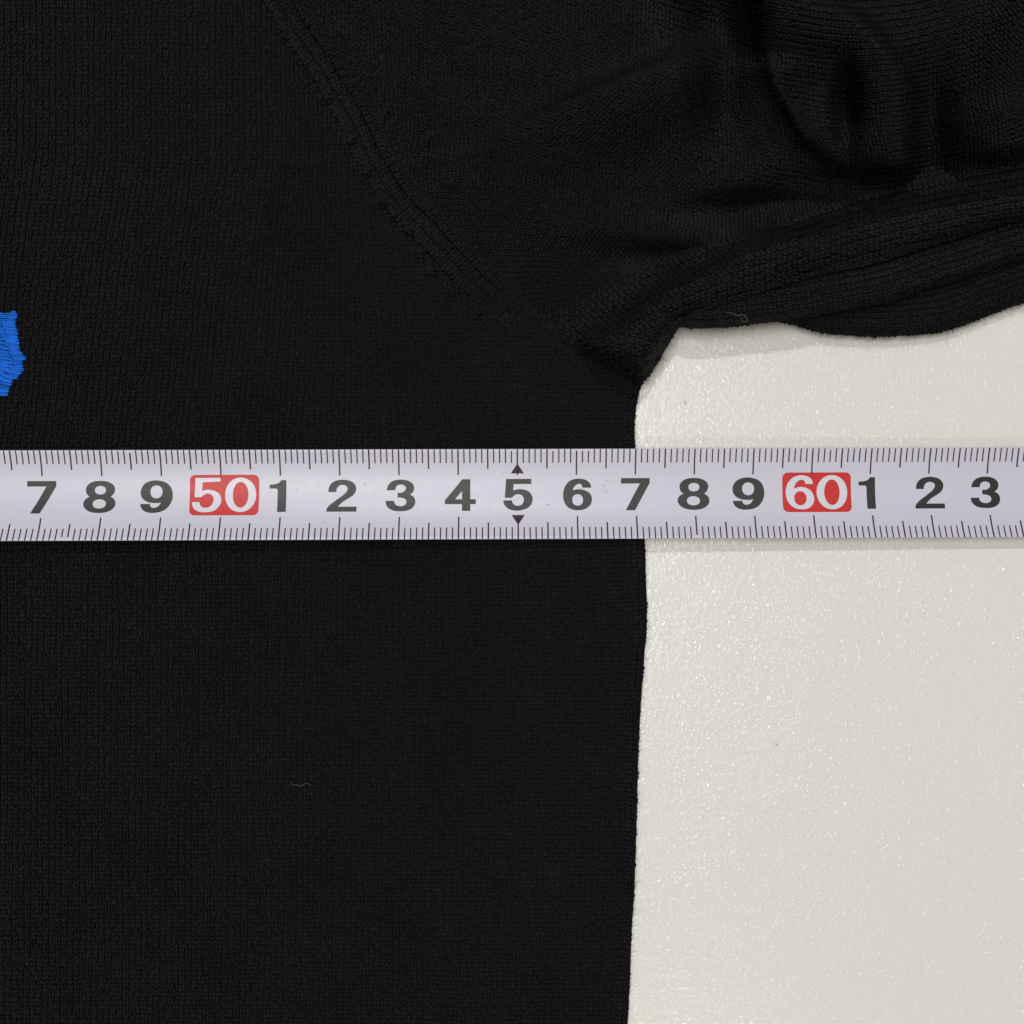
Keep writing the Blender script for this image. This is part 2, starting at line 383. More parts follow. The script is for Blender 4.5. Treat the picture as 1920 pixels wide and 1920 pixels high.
def polar(ang, r): return r*math.cos(ang), r*math.sin(ang)
def grid_from_curve(pl, offs, step, side, jitter=.6):
    """lattice following a curve: wales parallel to it at offsets offs, courses every step"""
    pl = np.asarray(pl); d = np.diff(pl, axis=0); ln = np.hypot(*d.T); cum = np.concatenate([[0], np.cumsum(ln)])
    s = np.arange(0, cum[-1], step); X = np.interp(s, cum, pl[:, 0]); Y = np.interp(s, cum, pl[:, 1])
    tx = np.gradient(X); ty = np.gradient(Y); k = 9; ker = np.ones(k)/k
    tx = np.convolve(np.pad(tx, k//2, 'edge'), ker, 'valid'); ty = np.convolve(np.pad(ty, k//2, 'edge'), ker, 'valid')
    l = np.hypot(tx, ty); tx /= l; ty /= l; nx, ny = -ty*side, tx*side
    cx = []; cy = []; ux = []; uy = []; vx = []; vy = []
    wv = offs[1]-offs[0] if len(offs) > 1 else 11
    for i, o in enumerate(offs):
        ph = (i*.37 % 1)*step
        cx.append(X+nx*o+tx*0); cy.append(Y+ny*o); ux.append(nx*wv); uy.append(ny*wv); vx.append(tx*step); vy.append(ty*step)
    c = lambda a: np.concatenate(a)
    cx = c(cx)+rng.normal(0, jitter, len(s)*len(offs)); cy = c(cy)+rng.normal(0, jitter, len(s)*len(offs))
    return [cx, cy, c(ux), c(uy), c(vx), c(vy)]
def view_mask(cx, cy, mg=130): return (cx > -mg) & (cx < 1920+mg) & (cy > -mg) & (cy < 1920+mg)
def pick(g, m): return [a[m] for a in g]

sweater = empty('sweater', 'black fine knit sweater spread on the cream table, loose sleeve folded up at the armhole', 'sweater')
# ---- front panel
body = base_sheet('front_panel', BODY_POLY, h_body, sweater)
WALE, COURSE = 11.6, 8.2
u = np.arange(5.5-WALE*14, 1400, WALE); v = np.arange(-200, 2100, COURSE)
U, Y = np.meshgrid(u, v); U = U.ravel(); Y = Y.ravel()
def body_x(U, Y):
    ey = np.interp(Y, BODY_EDGE[:, 1][8:], BODY_EDGE[:, 0][8:], left=1195)-1195
    ey = np.where(Y < 790, -5, ey)
    x = 1195-U+ey*np.exp(-np.abs(U)/500)
    g = np.clip(850-Y, 0, 560)
    lean = np.interp(x, [-200, 100, 450, 650, 900, 1200], [.10, .13, .09, 0, -.17, -.25])
    return x+g*lean+3.0*wav(U*1.0, Y, 21, 420)+1.2*wav(U, Y, 22, 90)
def body_y(U, Y): return Y+6*wav(U, Y, 23, 800)+2*wav(U, Y, 24, 140)
cx = body_x(U, Y); cy = body_y(U, Y)
vx = body_x(U, Y-COURSE)-cx; vy = body_y(U, Y-COURSE)-cy; ux = body_x(U-WALE, Y)-cx; uy = body_y(U-WALE, Y)-cy
g = [cx+1.6*wav(U*13.0, Y, 51, 330)+rng.normal(0, .55, len(cx)), cy+rng.normal(0, .55, len(cx)), ux, uy, vx, vy]
d, sd, a, _, _ = seg_dist(cx, cy, SEAM)
m_ = inside(cx, cy, BODY_POLY) & view_mask(cx, cy) & ~((sd > 0) & (d < 46) & (cy < 590)) & ~((cx > 1010) & (cy < 600))
de, _, _, _, _ = seg_dist(cx, cy, BODY_EDGE); m_ &= ~((de < 6) & (cy > 600))
g1 = pick(g, m_)
gb = grid_from_curve(SEAM, [6+i*WALE for i in range(4)], COURSE, 1)
m_ = inside(gb[0], gb[1], BODY_POLY) & view_mask(gb[0], gb[1]); g2 = pick(gb, m_)
g2 = [g2[0], g2[1], g2[2], g2[3], -g2[4], -g2[5]]
ge = grid_from_curve(BODY_EDGE, [4.5], COURSE, 1, .4); m_ = inside(ge[0], ge[1], BODY_POLY) & view_mask(ge[0], ge[1])
ge = pick(ge, m_); ge[4] = -ge[4]; ge[5] = -ge[5]
_sc = WALE/max(1e-6, np.hypot(ge[2][0], ge[3][0])); ge[2] = ge[2]*_sc; ge[3] = ge[3]*_sc
gall = [np.concatenate(t) for t in zip(g1, g2, ge)]
nst = len(gall[0])
stitch_mesh('stitches', *gall, h_body, body)

# ---- sleeve, upper sheet
sleeve = base_sheet('sleeve', L1_POLY, h_l1, sweater)
VL = VL0 = [(1000, 596), (1100, 562), (1180, 522), (1250, 490), (1350, 450), (1430, 425), (1550, 385), (1700, 345), (1920, 305), (2300, 250)]
VLa = np.array(VL)
def above_vl(x, y): return (x < 1000) | (y < np.interp(x, VLa[:, 0], VLa[:, 1]))
# fan of wales starting on the seam
pl = SEAM; dd = np.diff(pl, axis=0); ln = np.hypot(*dd.T); cum = np.concatenate([[0], np.cumsum(ln)])
ts = [0.0]
while ts[-1] < cum[-1]:
    ts.append(ts[-1]+WALE*1.32)
ts = np.array(ts); CX = np.interp(ts, cum, pl[:, 0]); CY = np.interp(ts, cum, pl[:, 1])
A = 1-.95*sstep(CY, 120, 400)-.35*sstep(CY, 430, 600)
fx = np.arange(0, 1850, 7.7)
def Fp(x): return np.interp(x, [300, 550, 850, 1100, 1350, 1550, 1700, 1900, 2200], [.42, .45, .30, .40, .33, .12, -.15, -.42, -.5])
Xl = CX[:, None]+fx[None, :]
bl = sstep(fx, 60, 420)[None, :]
sl = Fp(Xl)*(A[:, None]*(1-bl)+bl)
Yl = CY[:, None]+np.cumsum(sl, 1)*7.7
# more wales coming in from the top edge
kx = np.arange(0, 40)
Xt = Xl.copy(); Yt = Yl.copy()
U_x = np.zeros_like(Xl); U_y = np.gradient(Yl, axis=0); V_x = np.full_like(Xl, 7.7); V_y = sl*7.7
topY = Yl[0:1]-np.arange(60, 0, -1)[:, None]*12.8
Xl = np.vstack([np.repeat(Xl[0:1], 60, 0), Xl]); Yl = np.vstack([topY, Yl]); V_y = np.vstack([np.repeat(V_y[0:1], 60, 0), V_y]); V_x = np.vstack([np.repeat(V_x[0:1], 60, 0), V_x])
U_y = np.vstack([np.full_like(topY, 12.8), U_y])
# u perpendicular to v
vl = np.hypot(V_x, V_y); px_, py_ = -V_y/vl, V_x/vl; us = U_y*py_
us = np.clip(us, 8.5, 16)
gs = [Xl.ravel(), Yl.ravel(), (px_*us).ravel(), (py_*us).ravel(), V_x.ravel(), V_y.ravel()]
gs[0] = gs[0]+rng.normal(0, .4, len(gs[0])); gs[1] = gs[1]+rng.normal(0, .4, len(gs[0]))+2.5*wav(gs[0], gs[1], 31, 200)
d, sd, a, _, _ = seg_dist(gs[0], gs[1], SEAM)
m_ = inside(gs[0], gs[1], L1_POLY) & view_mask(gs[0], gs[1]) & ((d > 29) | (gs[0] > 975)) & above_vl(gs[0], gs[1])
s1 = pick(gs, m_)
gb = grid_from_curve(SEAM, [6+i*WALE for i in range(2)], COURSE, -1)
m_ = inside(gb[0], gb[1], L1_POLY) & view_mask(gb[0], gb[1]); s2 = pick(gb, m_)
XX = np.arange(930, 2100, 10.2); KK = np.arange(0, 30)
GX, GK = np.meshgrid(XX, KK); GX = GX.ravel()+(GK.ravel() % 2)*0; GK = GK.ravel()
vlc = smooth_pl(np.vstack([[(900, 625)], VLa]), 25)
vly_ = lambda x: np.interp(x, vlc[:, 0], vlc[:, 1])
GY = vly_(GX)+6+GK*14.2; sl_ = (vly_(GX+25)-vly_(GX-25))/50; q = np.hypot(1, sl_); tx = 1/q; ty = sl_/q
de, _, _, _, _ = seg_dist(GX, GY, L1_EDGE)
m_ = inside(GX, GY, L1_POLY) & view_mask(GX, GY) & (de > 7.5) & ~((GX < 1000) & (GY < 596))
o1 = m_.sum(); tx = tx[m_]; ty = ty[m_]
s3 = [GX[m_]+rng.normal(0, .4, o1)+1.2*wav(GX[m_], GY[m_], 41, 90), GY[m_]+rng.normal(0, .4, o1)+1.6*wav(GX[m_], GY[m_], 42, 120), -ty*14.2, tx*14.2, tx*10.4, ty*10.4]
s4 = grid_from_curve(L1_EDGE, [4.5], 9.5, -1, .5); s4 = pick(s4, inside(s4[0], s4[1], L1_POLY) & view_mask(s4[0], s4[1]))
_sc = 12/np.hypot(s4[2][0], s4[3][0]); s4[2] = s4[2]*_sc; s4[3] = s4[3]*_sc
sa = [np.concatenate(t) for t in zip(s1, s2, s3, s4)]; nst += len(sa[0])
stitch_mesh('stitches', *sa, h_l1, sleeve, thick=.031)

# ---- sleeve underside folds
fold = base_sheet('sleeve_fold', L2_POLY, h_l2, sweater); fold['label'] = 'middle fold of the sleeve underside'
gb = grid_from_curve(L2_EDGE, [4+i*12.5 for i in range(14)], 9.6, -1, .45)
m_ = inside(gb[0], gb[1], L2_POLY) & view_mask(gb[0], gb[1]); g2 = pick(gb, m_); nst += len(g2[0])
stitch_mesh('stitches', *g2, h_l2, fold, thick=.030)
fold2 = base_sheet('sleeve_fold', L3_POLY, h_l3, sweater); fold2['label'] = 'lowest fold of the sleeve lying on the table'
gb = grid_from_curve(L3_EDGE, [4+i*12 for i in range(14)], 9.0, -1, .45)
m_ = inside(gb[0], gb[1], L3_POLY) & view_mask(gb[0], gb[1]); g3 = pick(gb, m_); nst += len(g3[0])
stitch_mesh('stitches', *g3, h_l3, fold2)
print('stitches', nst)

# ---- loose fibres standing off the yarn
def fibres(name, P0, D, length, wid, parent, mat, curl=.6):
    """P0 n,3 starts; D n,3 unit directions; three-sided tapering hairs of four rings"""
    n = len(P0); k = 4; pts = [P0]; d = D.copy(); bend = rng.normal(0, curl, (n, 3)); bend[:, 2] *= .4
    for i in range(k-1):
        pts.append(pts[-1]+d*(length/(k-1))[:, None]); d = d+bend*.5; d /= np.linalg.norm(d, axis=1)[:, None]
    pts = np.stack(pts, 1); pts[:, :, 2] = np.maximum(pts[:, :, 2], .006)
    T = pts[:, -1]-pts[:, 0]; T /= np.linalg.norm(T, axis=1)[:, None]+1e-9
    A_ = np.cross(T, [0, 0, 1.0]); A_ /= np.linalg.norm(A_, axis=1)[:, None]+1e-9; B_ = np.cross(T, A_)
    V = []
    for i in range(k):
        r = wid*(1-.75*i/(k-1))
        for q in range(3):
            an = q*2.094; V.append(pts[:, i]+(A_*math.cos(an)+B_*math.sin(an))*r[:, None])
    V = np.stack(V, 1).reshape(-1, 3)
    f = [(i*3+q, i*3+(q+1) % 3, i*3+3+(q+1) % 3, i*3+3+q) for i in range(k-1) for q in range(3)]
    loops = ((np.arange(n)*12)[:, None]+np.array(f).ravel()[None, :]).ravel()
    o = mesh_obj(name, V, np.full(n*9, 4), loops, mat, parent, tone=np.repeat(rng.random(n), 12)); o['kind'] = 'stuff'
    return o
def edge_fuzz(edge, hf, parent, lo, hi, dens, side, lscale=1.0):
    e = np.asarray(edge); d_ = np.diff(e, axis=0); ln = np.hypot(*d_.T); cum = np.concatenate([[0], np.cumsum(ln)])
    n = int((hi-lo)*dens); s = rng.uniform(lo, hi, n)
    # clusters
    s = s+6*np.sin(s/37.)+3*np.sin(s/11.)
    X = np.interp(s, cum, e[:, 0]); Y_ = np.interp(s, cum, e[:, 1])
    tx = np.interp(s, cum[:-1], d_[:, 0]/ln); ty = np.interp(s, cum[:-1], d_[:, 1]/ln); l = np.hypot(tx, ty); tx /= l; ty /= l
    nx, ny = -ty*side, tx*side                           # outward, photograph axes
    ins = rng.uniform(1, 9, n)
    qx = X-nx*ins; qy = Y_-ny*ins; z = hf(qx, qy)+.01
    P0 = W(qx, qy, z)
    sp = rng.normal(0, .7, n)
    D = np.stack([nx*1.0+tx*sp, -(ny+ty*sp), rng.normal(-.05, .3, n)], -1); D /= np.linalg.norm(D, axis=1)[:, None]
    length = (rng.gamma(2.2, .022, n)+.05)*lscale
    return fibres('fuzz', P0, D, length, rng.uniform(.0009, .0022, n), parent, M_fuzz)
def surf_fuzz(cx, cy, hf, parent, n):
    i = rng.integers(0, len(cx), n); qx = cx[i]+rng.normal(0, 4, n); qy = cy[i]+rng.normal(0, 4, n)
    P0 = W(qx, qy, hf(qx, qy)+rng.uniform(.02, .045, n)); a = rng.uniform(0, 6.28, n)
    D = np.stack([np.cos(a), np.sin(a), rng.normal(.08, .15, n)], -1); D /= np.linalg.norm(D, axis=1)[:, None]
    return fibres('fuzz', P0, D, rng.gamma(2.5, .025, n)+.03, rng.uniform(.0008, .0018, n), parent, M_fuzzl, .9)
edge_fuzz(BODY_EDGE, h_body, body, 60, 1500, .9, -1, .9)
edge_fuzz(L1_EDGE, h_l1, sleeve, 255, 420, 1.0, 1)
edge_fuzz(L2_EDGE, h_l2, fold, 20, 260, 1.3, 1, 1.1)
edge_fuzz(L3_EDGE, h_l3, fold2, 30, 620, 1.5, 1, 1.2)
surf_fuzz(gall[0], gall[1], h_body, body, 14000)
surf_fuzz(sa[0], sa[1], h_l1, sleeve, 5000)
surf_fuzz(g2[0], g2[1], h_l2, fold, 350)
surf_fuzz(g3[0], g3[1], h_l3, fold2, 350)

# ------------------------------------------------------------------ blue embroidery on the chest
EMB = np.array([(-75, 600), (-40, 588), (0, 592), (16, 591), (22, 584), (30, 584), (34, 594), (29, 602), (30, 610), (33, 619), (34, 635), (37, 642), (37, 657), (44, 664), (50, 671), (43, 677), (44, 689),
    (45, 695), (37, 701), (34, 709), (25, 712), (20, 725), (16, 735), (15, 742), (7, 742), (0, 741), (-50, 745), (-90, 720), (-100, 650)], float)
def h_emb(px, py): return h_body(px, py)+.035
emb = empty('embroidery', '', ''); del emb['label']; del emb['category']; emb.parent = sweater
EB = EMB.copy(); ctr = EB.mean(0); EB = ctr+(EB-ctr)*.97
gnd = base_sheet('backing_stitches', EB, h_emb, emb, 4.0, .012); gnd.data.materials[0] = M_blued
def thread_mesh():
    V = []; n = 6
    for i, (x, r) in enumerate(((-.5, .35), (-.38, .9), (0, 1), (.38, .9), (.5, .35))):
        for q in range(n):
            a = q*2*math.pi/n; V.append((x, math.cos(a)*r*.5, math.sin(a)*r*.5+(.25 if 0 < i < 4 else 0)))
    bm = bmesh.new(); vs = [bm.verts.new(p) for p in V]
    for i in range(4):
        for q in range(n): bm.faces.new((vs[i*n+q], vs[i*n+(q+1) % n], vs[(i+1)*n+(q+1) % n], vs[(i+1)*n+q]))
    bm.faces.new([vs[q] for q in reversed(range(n))]); bm.faces.new([vs[4*n+q] for q in range(n)])
    me = bpy.data.meshes.new('thread'); bm.to_mesh(me); bm.free(); me.materials.append(M_blue)
    at = me.attributes.new('tone', 'FLOAT', 'POINT'); 
    for d_ in at.data: d_.value = .5
    for p in me.polygons: p.use_smooth = True
    return me
TMS = []
for k in range(4):
    t = thread_mesh()
    for d_ in t.attributes['tone'].data: d_.value = .15+.27*k
    TMS.append(t)
yrow = 585.0; row = 0
while yrow < 745:
    xs_ = np.arange(-104, 56, .5); ins = inside(xs_, np.full_like(xs_, yrow), EMB)
    if ins.any():
        xa = xs_[ins][0]; xb = xs_[ins][-1]+rnd.uniform(-.5, 1.5)
        cut = [xb]; first = rnd.uniform(16, 26) if row % 2 else rnd.uniform(22, 34)
        while cut[-1] > xa+8:
            cut.append(max(xa, cut[-1]-(first if len(cut) == 1 else rnd.uniform(26, 34))))
        for c1, c0 in zip(cut[:-1], cut[1:]):
            sl_ = rnd.uniform(-.04, .10)+.06*((yrow-660)/80)
            p0 = W(np.array([c0]), np.array([yrow-sl_*(c1-c0)*.5]), h_emb(np.array([c0]), np.array([yrow]))+.004)[0]
            p1 = W(np.array([c1]), np.array([yrow+sl_*(c1-c0)*.5]), h_emb(np.array([max(c1-3, c0)]), np.array([yrow]))+.002)[0]
            o = bpy.data.objects.new('thread', rnd.choice(TMS)); C.objects.link(o); o.parent = emb
            mid = (p0+p1)/2*S; dv = (p1-p0); ll = np.linalg.norm(dv)
            o.location = mid; o.rotation_euler = (0, -math.atan2(dv[2], math.hypot(dv[0], dv[1])), math.atan2(dv[1], dv[0]))
            o.scale = (ll*S*1.04, .040*S*rnd.uniform(.85, 1.1), .045*S)
    yrow += 3.55+rnd.uniform(-.25, .25); row += 1

# ------------------------------------------------------------------ tape measure
TH = .012
tape = empty('tape_measure', 'white metal measuring tape with black numerals and red fifty and sixty, stretched across the sweater', 'tape measure')
ROT = math.atan2(6.5, 1920)*1.0
TC = (0.0, (960-926.3)/F*(H-.3))
def tape_z(x, y):           # local coordinates: x along, y across
    return .28-.0137*x+.18*(y/.755)**2-.10*y
def tw(x, y, up=0.0):
    z = tape_z(x, y)+up
    X = x*math.cos(ROT)-y*math.sin(ROT)+TC[0]; Y_ = x*math.sin(ROT)+y*math.cos(ROT)+TC[1]
    return (X, Y_, z)
HWID = .757; XL, XR = -11.5, 11.5
def build_blade():
    ys = np.linspace(-HWID, HWID, 33); xs = np.linspace(XL, XR, 60); V = []; fs = []; mi = []
    ny = len(ys)
    for side in (0, 1):
        for x in xs:
            for y in ys: V.append(tw(x, y, 0 if side == 0 else -TH))
    off = len(xs)*ny
    for i in range(len(xs)-1):
        for j in range(ny-1):
            a = i*ny+j; fs.append((a, a+ny, a+ny+1, a+1)); mi.append(0); fs.append((off+a, off+a+1, off+a+ny+1, off+a+ny)); mi.append(1)
        for j, fl in ((0, False), (ny-1, True)):
            a = i*ny+j; q = (a, off+a, off+a+ny, a+ny); fs.append(q if not fl else q[::-1]); mi.append(1)
    for i, fl in ((0, True), (len(xs)-1, False)):
        for j in range(ny-1):
            a = i*ny+j; q = (a, off+a, off+a+1, a+1); fs.append(q if not fl else q[::-1]); mi.append(1)
    o = mesh_obj('blade', np.array(V), np.full(len(fs), 4), np.array(fs).ravel(), [M_blade, M_edge], tape, matidx=mi)
    # flat shading on the rim
    for p in o.data.polygons:
        if p.material_index == 1: p.use_smooth = False
build_blade()

def print_mesh(name, polys, parent, mat, up):
    """polys: list of (outer, [holes]) in tape cm; laid on the curved blade"""
    bm = bmesh.new()
    for contours in polys:
        cu = bpy.data.curves.new('tmp', 'CURVE'); cu.dimensions = '2D'; cu.fill_mode = 'FRONT'
        for c in contours:
            sp = cu.splines.new('POLY'); sp.points.add(len(c)-1); sp.use_cyclic_u = True
            for p, q in zip(sp.points, c): p.co = (q[0], q[1], 0, 1)
        co = bpy.data.objects.new('tmp', cu); me = bpy.data.meshes.new_from_object(co)
        bm.from_mesh(me); bpy.data.objects.remove(co); bpy.data.curves.remove(cu); bpy.data.meshes.remove(me)
    for yy in np.arange(-.75, .76, .025):
        bmesh.ops.bisect_plane(bm, geom=bm.verts[:]+bm.edges[:]+bm.faces[:], plane_co=(0, yy, 0), plane_no=(0, 1, 0))
    bmesh.ops.triangulate(bm, faces=bm.faces[:])
    for v_ in bm.verts:
        x, y = v_.co.x, v_.co.y; p = tw(x, y, up); v_.co = (p[0]*S, p[1]*S, p[2]*S)
    bmesh.ops.recalc_face_normals(bm, faces=bm.faces[:])
    for f_ in bm.faces:
        if f_.normal.z < 0: f_.normal_flip()
        f_.smooth = False
    me = bpy.data.meshes.new(name); bm.to_mesh(me); bm.free(); me.materials.append(mat)
    o = bpy.data.objects.new(name, me); C.objects.link(o); o.parent = parent
    return o
def outline(pts):
    """points (x, y) smooth or (x, y, 1) corner, closed; Catmull-Rom between corners"""
    n = len(pts); out = []
    for i in range(n):
        p0, p1, p2, p3 = pts[i-1], pts[i], pts[(i+1) % n], pts[(i+2) % n]
        c1 = len(p1) > 2; c2 = len(p2) > 2
        a = np.array(p1[:2], float); b_ = np.array(p2[:2], float)
        if c1 and c2: out.append(a); continue
        m1 = (b_-np.array(p0[:2]))/2 if not c1 else None; m2 = (np.array(p3[:2])-a)/2 if not c2 else None
        dl = np.linalg.norm(b_-a)
        def lim(m): l = np.linalg.norm(m); return m*(dl/l) if l > 1e-9 else m
        if m1 is not None: m1 = lim(m1)
        if m2 is not None: m2 = lim(m2)
        if m1 is None: m1 = 1.5*(b_-a)-.5*m2
        if m2 is None: m2 = 1.5*(b_-a)-.5*m1
        for k in range(5):
            t = k/5; out.append((2*t**3-3*t*t+1)*a+(t**3-2*t*t+t)*m1+(-2*t**3+3*t*t)*b_+(t**3-t*t)*m2)
    return np.array(out)
def ell(cx, cy, rx, ry, p=2.0, n=36):
    r = []
    for k in range(n):
        a = 2*math.pi*k/n; c_, s_ = math.cos(a), math.sin(a)
        r.append((cx+rx*math.copysign(abs(c_)**(2/p), c_), cy+ry*math.copysign(abs(s_)**(2/p), s_)))
    return np.array(r)
def cn(*a): return [(x, y, 1) for x, y in a]
G = {}   # glyphs in zoomed pixels with their zoom
G['7'] = (6.4, [outline(cn((97, 148), (443, 148), (443, 208), (262, 535), (150, 535), (325, 213), (97, 213)))])
G['8'] = (6.4, [outline([(968, 143), (1060, 155), (1125, 195), (1142, 245), (1128, 295), (1092, 332, 1), (1137, 367), (1152, 414), (1135, 465), (1072, 510), (960, 527), (850, 510), (787, 465), (768, 414), (790, 365), (840, 332, 1), (805, 297), (795, 245), (815, 195), (875, 155)]), ell(968, 254, 66, 51, 2.2), ell(960, 418, 79, 55, 2.15)])
G['9'] = (6.4, [outline([(1635, 138), (1740, 160), (1805, 218), (1830, 320), (1805, 420), (1730, 498), (1600, 527), (1505, 508), (1460, 465), (1446, 420, 1), (1560, 418, 1), (1573, 452), (1610, 467), (1660, 448), (1692, 402, 1), (1640, 409), (1540, 398), (1470, 352), (1446, 275), (1480, 192), (1550, 149)]), ell(1635, 275, 72, 77, 2.2)])
G['6'] = (9.6, [outline([(1505, 362), (1620, 385), (1692, 445), (1715, 525, 1), (1558, 525, 1), (1545, 478), (1503, 453), (1440, 478), (1400, 522), (1385, 572, 1), (1480, 552), (1610, 575), (1700, 640), (1728, 735), (1700, 830), (1610, 905), (1470, 932), (1330, 900), (1240, 810), (1207, 660), (1235, 520), (1310, 415), (1400, 372)]), ell(1470, 745, 97, 103, 2.2)])
G['5'] = (9.6, [outline([(180, 368, 1), (635, 368, 1), (635, 460, 1), (315, 460, 1), (308, 575, 1), (430, 552), (560, 580), (635, 650), (657, 735), (630, 830), (540, 905), (380, 940), (240, 915), (155, 845), (125, 755, 1), (285, 755, 1), (310, 820), (378, 852), (465, 825), (498, 745), (470, 670), (395, 643), (330, 665), (285, 708, 1), (155, 708, 1)])])
G['1'] = (8.727, [outline([(1640, 225, 1), (1722, 225, 1), (1722, 745, 1), (1580, 745, 1), (1580, 395, 1), (1572, 372), (1550, 362, 1), (1450, 362, 1), (1450, 297, 1), (1530, 292), (1600, 270)])])
G['2'] = (6.0, [outline([(160, 257, 1), (170, 195), (210, 147), (265, 125), (340, 120), (420, 140), (465, 185), (470, 235), (450, 280), (400, 320), (320, 370), (270, 422, 1), (478, 422, 1), (478, 478, 1), (140, 478, 1), (145, 440, 1), (190, 392), (280, 325), (350, 268), (376, 220), (360, 190), (318, 176), (275, 190), (253, 225), (250, 257, 1)])])
G['3'] = (6.0, [outline([(812, 238, 1), (830, 180), (880, 135), (965, 118), (1050, 130), (1105, 165), (1122, 210), (1110, 255), (1075, 287, 1), (1120, 320), (1135, 370), (1110, 430), (1050, 465), (960, 474), (870, 460), (815, 415), (800, 357, 1), (895, 357, 1), (913, 400), (965, 418), (1015, 405), (1035, 370), (1015, 335), (970, 321), (935, 320, 1), (935, 268, 1), (980, 265), (1015, 245), (1028, 215), (1010, 185), (968, 173), (925, 190), (908, 238, 1)])])
G['4'] = (6.0, [outline(cn((1660, 112), (1750, 112), (1750, 337), (1812, 337), (1812, 392), (1750, 392), (1750, 468), (1657, 468), (1657, 392), (1463, 392), (1463, 350))), outline(cn((1657, 245), (1657, 337), (1578, 337)))])
G['b5'] = (8.727, [outline([(250, 185, 1), (655, 183, 1), (655, 245, 1), (368, 255, 1), (355, 395, 1), (450, 378), (570, 400), (650, 465), (672, 545), (645, 640), (560, 720), (410, 745), (290, 725), (220, 665), (197, 580, 1), (320, 580, 1), (345, 645), (410, 672), (500, 645), (548, 545), (520, 470), (450, 440), (390, 460), (340, 500, 1), (235, 498, 1)])])
G['b6'] = (8.727, [outline([(490, 140), (590, 165), (645, 215), (662, 282, 1), (540, 282, 1), (525, 235), (475, 212), (410, 240), (365, 300), (345, 362, 1), (450, 332), (560, 350), (640, 410), (680, 520), (650, 620), (580, 680), (460, 700), (340, 670), (250, 580), (212, 430), (245, 280), (330, 180), (410, 148)]), ell(452, 518, 102, 115, 2.1)])
def zero(cx, cy): return [ell(cx, cy, 253, 282, 2.05, 48), ell(cx, cy, 127, 210, 2.05, 40)]
KP = (H-.3)/F          # cm per photograph pixel on the tape
def glyph(ch, cx_px, cy_px, contours=None, zoom=None, centre=None):
    """centre glyph bounding box at a photograph position, return contours in tape cm"""
    z, cs = G[ch] if contours is None else (zoom, contours)
    if centre is None:
        mn = cs[0].min(0); mx = cs[0].max(0); centre = (mn+mx)/2
    out = []
    for c in cs:
        p = (c-centre)/z*KP
        x = (cx_px-960)*KP + p[:, 0]; y = (926.3-cy_px)*KP - p[:, 1]
        # take out the tape's small rotation
        y = y - math.tan(ROT)*(cx_px-960)*KP
        out.append(np.stack([x, y], 1))
    return out
def ycen(px): return 932.5-(px-82)*9.5/1750*1.0
DIG = [('7', 82), ('8', 190), ('9', 296), ('1', 522), ('2', 641), ('3', 751), ('4', 863), ('5', 971), ('6', 1083), ('7', 1192), ('8', 1301), ('9', 1405), ('1', 1629), ('2', 1747), ('3', 1853), ('6', -32), ('4', 1968)]
for ch, px_ in DIG:
    o = print_mesh('numeral', [glyph(ch, px_, ycen(px_))], tape, M_ink, .0022); o['label'] = 'black numeral '+ch
def rbox(x0, y0, x1, y1, r):
    out = []
    for cx_, cy_, a0 in ((x1-r, y0+r, -90), (x1-r, y1-r, 0), (x0+r, y1-r, 90), (x0+r, y0+r, 180)):
        for k in range(7):
            a = math.radians(a0+k*15); out.append((cx_+r*math.cos(a), cy_+r*math.sin(a)))
    return np.array(out)
def red(px_, cy, box, parts, word):
    bx_ = rbox(*box, 88); cen = bx_.mean(0); cen = (bx_.min(0)+bx_.max(0))/2
    o = print_mesh('red_box', [glyph(None, px_, cy, [bx_], 8.727)], tape, M_red, .0020); o['label'] = 'red rounded box under the white '+word
    q = [glyph(None, px_, cy, c, 8.727, cen) for c in parts]
    t = print_mesh('numeral', q, o, M_white, .0040); t['label'] = 'white numeral '+word
red(422.3, 928.3, (158, 135, 1285, 795), [G['b5'][1], zero(985, 462)], '50')
red(1534, 922.8, (160, 95, 1290, 745), [G['b6'][1], zero(975, 420)], '60')
# scale lines
def line(x, y0, y1, wd): return [np.array([(x-wd/2, y0), (x+wd/2, y0), (x+wd/2, y1), (x-wd/2, y1)])]
X55 = (970.2-960)*KP
up_, lo_ = [], []
for mm in range(-108, 109):
    x = X55+mm*.1*1.0
    if not XL+.3 < x < XR-.3: continue
    k = mm % 10
    LU = .43 if k == 0 else (.325 if k == 5 else .228); LL = .375 if k == 0 else (.275 if k == 5 else .195)
    wd = .0245 if k in (0, 5) else .0205
    yb = HWID-.004; lead = .018*(mm % 7 == 3 and k not in (0, 5))
    e0 = .03 if mm in (-1, 11, 12, 6) else .0
    up_.append(line(x, yb-LU, yb-e0, wd)); xl = x+.010
    e1 = .055 if mm in (-76, -75, 30) else 0
    lo_.append(line(xl, -yb+e1, -yb+LL, wd))
for s_, cc in ((1, up_), (-1, lo_)):
    y0 = s_*(.205 if s_ > 0 else .262)
    for mm in (0,):
        x = X55+mm*.1+(0 if s_ > 0 else .01)
        base_y = .348 if s_ > 0 else -.290-.065
        tipy = base_y+.15*s_
        cc.append([np.array([(x-.112, base_y), (x+.112, base_y), (x+.011, tipy), (x-.011, tipy)])])
o = print_mesh('scale_lines', up_, tape, M_line, .0024); o['label'] = 'upper millimetre scale'
o = print_mesh('scale_lines', lo_, tape, M_line, .0024); o['label'] = 'lower millimetre scale'
